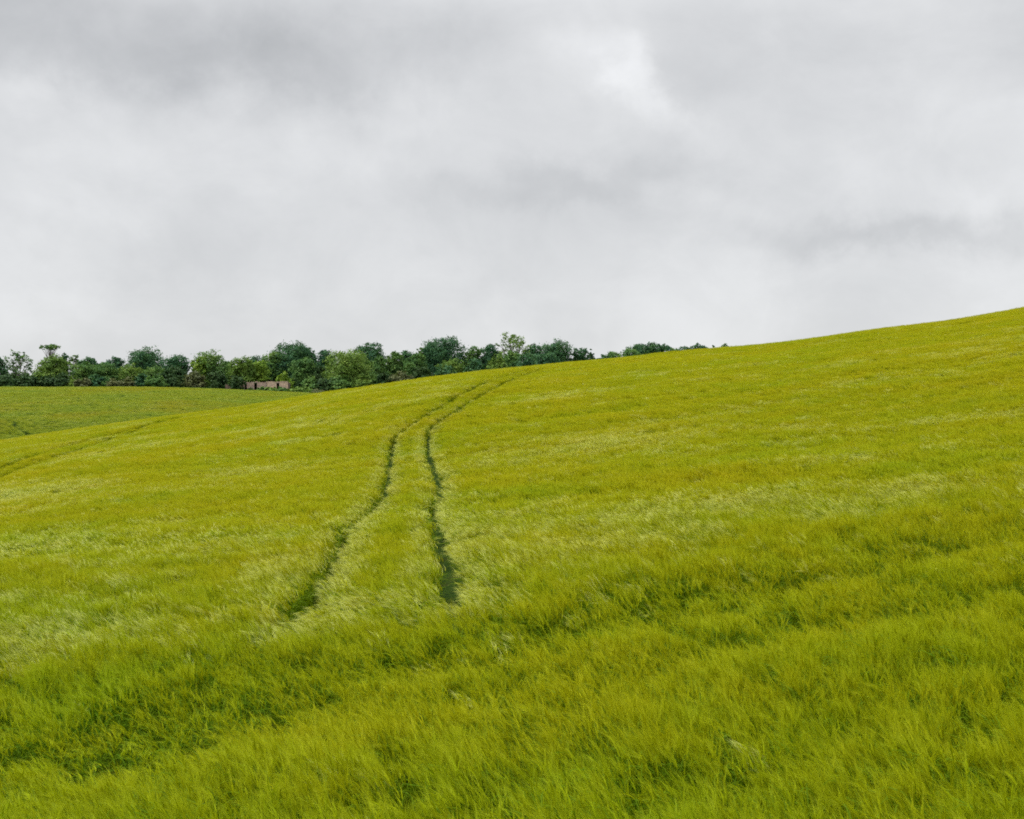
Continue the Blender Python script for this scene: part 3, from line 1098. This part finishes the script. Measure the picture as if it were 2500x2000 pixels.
M['brick_l'] = brick_mat('weathered_pink_brick', (0.29, 0.20, 0.155), (0.36, 0.27, 0.215), (0.33, 0.28, 0.24))
M['brick_r'] = brick_mat('pale_peach_brick', (0.40, 0.28, 0.20), (0.46, 0.35, 0.26), (0.42, 0.36, 0.29))
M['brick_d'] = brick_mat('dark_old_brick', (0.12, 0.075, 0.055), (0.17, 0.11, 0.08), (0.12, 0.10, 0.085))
M['lintel'] = brick_mat('grey_stone', (0.20, 0.17, 0.15), (0.25, 0.21, 0.18), (0.2, 0.18, 0.16))


class MB:
    def __init__(s):
        s.v, s.f = [], []

    def box(s, x0, x1, y0, y1, z0, z1):
        b = len(s.v)
        s.v += [(x0, y0, z0), (x1, y0, z0), (x1, y1, z0), (x0, y1, z0), (x0, y0, z1), (x1, y0, z1), (x1, y1, z1), (x0, y1, z1)]
        s.f += [(b, b + 3, b + 2, b + 1), (b + 4, b + 5, b + 6, b + 7), (b, b + 1, b + 5, b + 4),
                (b + 1, b + 2, b + 6, b + 5), (b + 2, b + 3, b + 7, b + 6), (b + 3, b, b + 4, b + 7)]

    def build(s, name, mat, parent=None):
        return mesh_obj(name, s.v, s.f, mat, parent)


def ragged_wall(mb, x0, x1, y0, y1, z0, ztop, g, rag=0.12, openings=(), step=0.225):
    """a wall as butted courses and piers with a broken top; openings are (xa, xb, za, zb)"""
    xs = sorted({x0, x1, *[v for o in openings for v in o[:2]]})
    for a, b in zip(xs[:-1], xs[1:]):
        op = [o for o in openings if o[0] <= a + 1e-6 and o[1] >= b - 1e-6]
        lo = z0
        if op:
            mb.box(a, b, y0, y1, z0, op[0][2])
            lo = op[0][3]
        n = max(1, int(round((b - a) / step)))
        for i in range(n):
            zt = ztop + g.uniform(-rag, rag) + 0.10 * math.sin(a * 1.7 + i * 0.35)
            mb.box(a + (b - a) * i / n, a + (b - a) * (i + 1) / n, y0, y1, lo, max(lo + 0.05, zt))


def build_ruin():
    g = np.random.default_rng(77)
    Y = 331.0
    s = Y / F
    cx = (648 - 1250) * s
    zb = float(gz(cx, Y)) - 0.15
    root = tag(empty('ruined_building', (cx, Y, zb)), 'low derelict pinkish brick building with three dark openings at the wood edge', 'ruin')

    def xx(px): return (px - 648) * s
    ht = (HOR - 932.5) * s - zb                 # wall top
    # weathered left half with a doorway and a window
    mb = MB()
    ragged_wall(mb, xx(594), xx(650), 0, 0.36, 0, ht - 0.05, g, 0.12,
                [(xx(597), xx(602.5), 0.55, ht - 0.36), (xx(620.5), xx(627.5), 0.75, ht - 0.26)])
    tag(mb.build('front_wall', M['brick_l'], root), 'weathered pink brick half of the front wall')
    mb = MB()
    ragged_wall(mb, xx(650.6), xx(703), -0.10, 0.36, 0, ht + 0.08, g, 0.09, [(xx(675), xx(682), 0.9, ht - 0.30)])
    tag(mb.build('front_wall', M['brick_r'], root), 'paler peach brick half of the front wall')
    mb = MB(); mb.box(xx(649.0), xx(650.5), -0.22, -0.103, 0, ht - 0.3); mb.build('pier', M['lintel'], root)
    for a, b, zt in ((597, 602.5, ht - 0.36), (620.5, 627.5, ht - 0.26), (675, 682, ht - 0.30)):
        mb = MB(); yy = -0.104 if a > 650 else -0.004
        mb.box(xx(a) - 0.15, xx(b) + 0.15, yy - 0.03, yy + 0.0, zt, zt + 0.16); mb.build('lintel', M['lintel'], root)
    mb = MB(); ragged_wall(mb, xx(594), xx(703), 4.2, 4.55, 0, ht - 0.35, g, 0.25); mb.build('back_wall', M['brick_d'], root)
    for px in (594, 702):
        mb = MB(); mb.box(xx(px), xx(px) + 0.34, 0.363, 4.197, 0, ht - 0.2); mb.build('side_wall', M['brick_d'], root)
    mb = MB(); mb.box(xx(594) + 0.02, xx(703) - 0.02, 0.364, 4.6, ht - 0.198, ht - 0.06); mb.build('hidden_roof', M['brick_d'], root)  # unseen slab behind the wall top, added to keep the openings dark
    # separate broken piece of wall to the left
    cx2 = (577 - 1250) * s
    r2 = MB()
    ragged_wall(r2, (549 - 577) * s, (598 - 577) * s - 0.9, 0, 0.36, -0.2, 2.35, g, 0.12)
    o = r2.build('brick_wall', M['brick_d'])
    zb2 = float(gz(cx2, Y + 0.6)) - 0.05
    o.location = (cx2, Y + 0.6, zb2)
    tag(o, 'short broken piece of brown brick wall half hidden left of the ruin', 'wall')


build_ruin()


# ------------------------------------------------------------------ rough margin between crop and wood
def margin():
    g = np.random.default_rng(12)
    n = 26000
    X = g.uniform(-165, -30, n); Y = EDGE_Y - 1.5 + g.random(n) * 6.5
    hh = 0.25 + 0.75 * g.random(n) * (0.35 + 1.1 * vnoise(X, Y, 5.0, 8))
    inside = (X > (592 - 1250) / F * 331) & (X < (705 - 1250) / F * 331) & (Y > 330.6)
    X, Y, hh = X[~inside], Y[~inside], hh[~inside]
    n = len(X)
    P = np.stack([X, Y, gz(X, Y)], -1)
    a = g.random(n) * 6.283
    s = np.stack([np.cos(a), np.sin(a), np.zeros(n)], -1) * (0.05 + 0.10 * g.random(n))[:, None]
    up = np.stack([g.normal(0, .25, n), g.normal(0, .25, n), np.ones(n)], -1) * hh[:, None]
    V = np.stack([P - s, P + s, P + up + s * 0.7, P + up - s * 0.7], 1)
    o = quads_obj('rough_grass', V, LEAF['olive'])
    tag(o, 'rough weedy grass strip between the far crop and the wood', 'grass', kind='stuff')


margin()
NET = [(640, 945, 26, 'mid', 'nettle patch in front of the middle of the ruin'),
       (662, 945, 26, 'olive', 'olive green nettle patch below the right half of the ruin'),
       (686, 945, 30, 'mid', 'mid green nettle patch at the right corner of the ruin'),
       (610, 947, 16, 'mid', 'small weed clump below the leftmost window of the ruin'),
       (735, 946, 60, 'olive', 'long olive weed bank right of the ruin'),
       (772, 951, 40, 'brown', 'grey brown heap of dead brush at the end of the far field')]
for i, (px, ty, w, lf, lb) in enumerate(NET):
    o = bush(px, ty, w, 329.2 - 0.3 * (i % 3), lf, lb, 500 + i, 1.5, 'weeds around the foot of the ruin', 'weed_clump')
    o['category'] = 'weeds'


def far_thicket():
    """the shaded depth of the wood behind the separate trees"""
    g = np.random.default_rng(31)
    n = 22000
    X = g.uniform(-190, 75, n); Y = g.uniform(392, 412, n)
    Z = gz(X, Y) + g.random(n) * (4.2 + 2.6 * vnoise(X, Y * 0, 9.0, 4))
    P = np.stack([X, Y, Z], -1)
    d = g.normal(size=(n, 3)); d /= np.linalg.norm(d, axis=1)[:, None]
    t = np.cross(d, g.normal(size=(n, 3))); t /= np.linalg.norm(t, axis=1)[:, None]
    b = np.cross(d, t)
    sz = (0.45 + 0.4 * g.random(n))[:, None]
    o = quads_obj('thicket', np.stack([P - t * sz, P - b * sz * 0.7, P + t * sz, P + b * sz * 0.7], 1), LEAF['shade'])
    tag(o, 'dark undergrowth in the depth of the wood behind the trees', 'undergrowth', kind='stuff')


far_thicket()
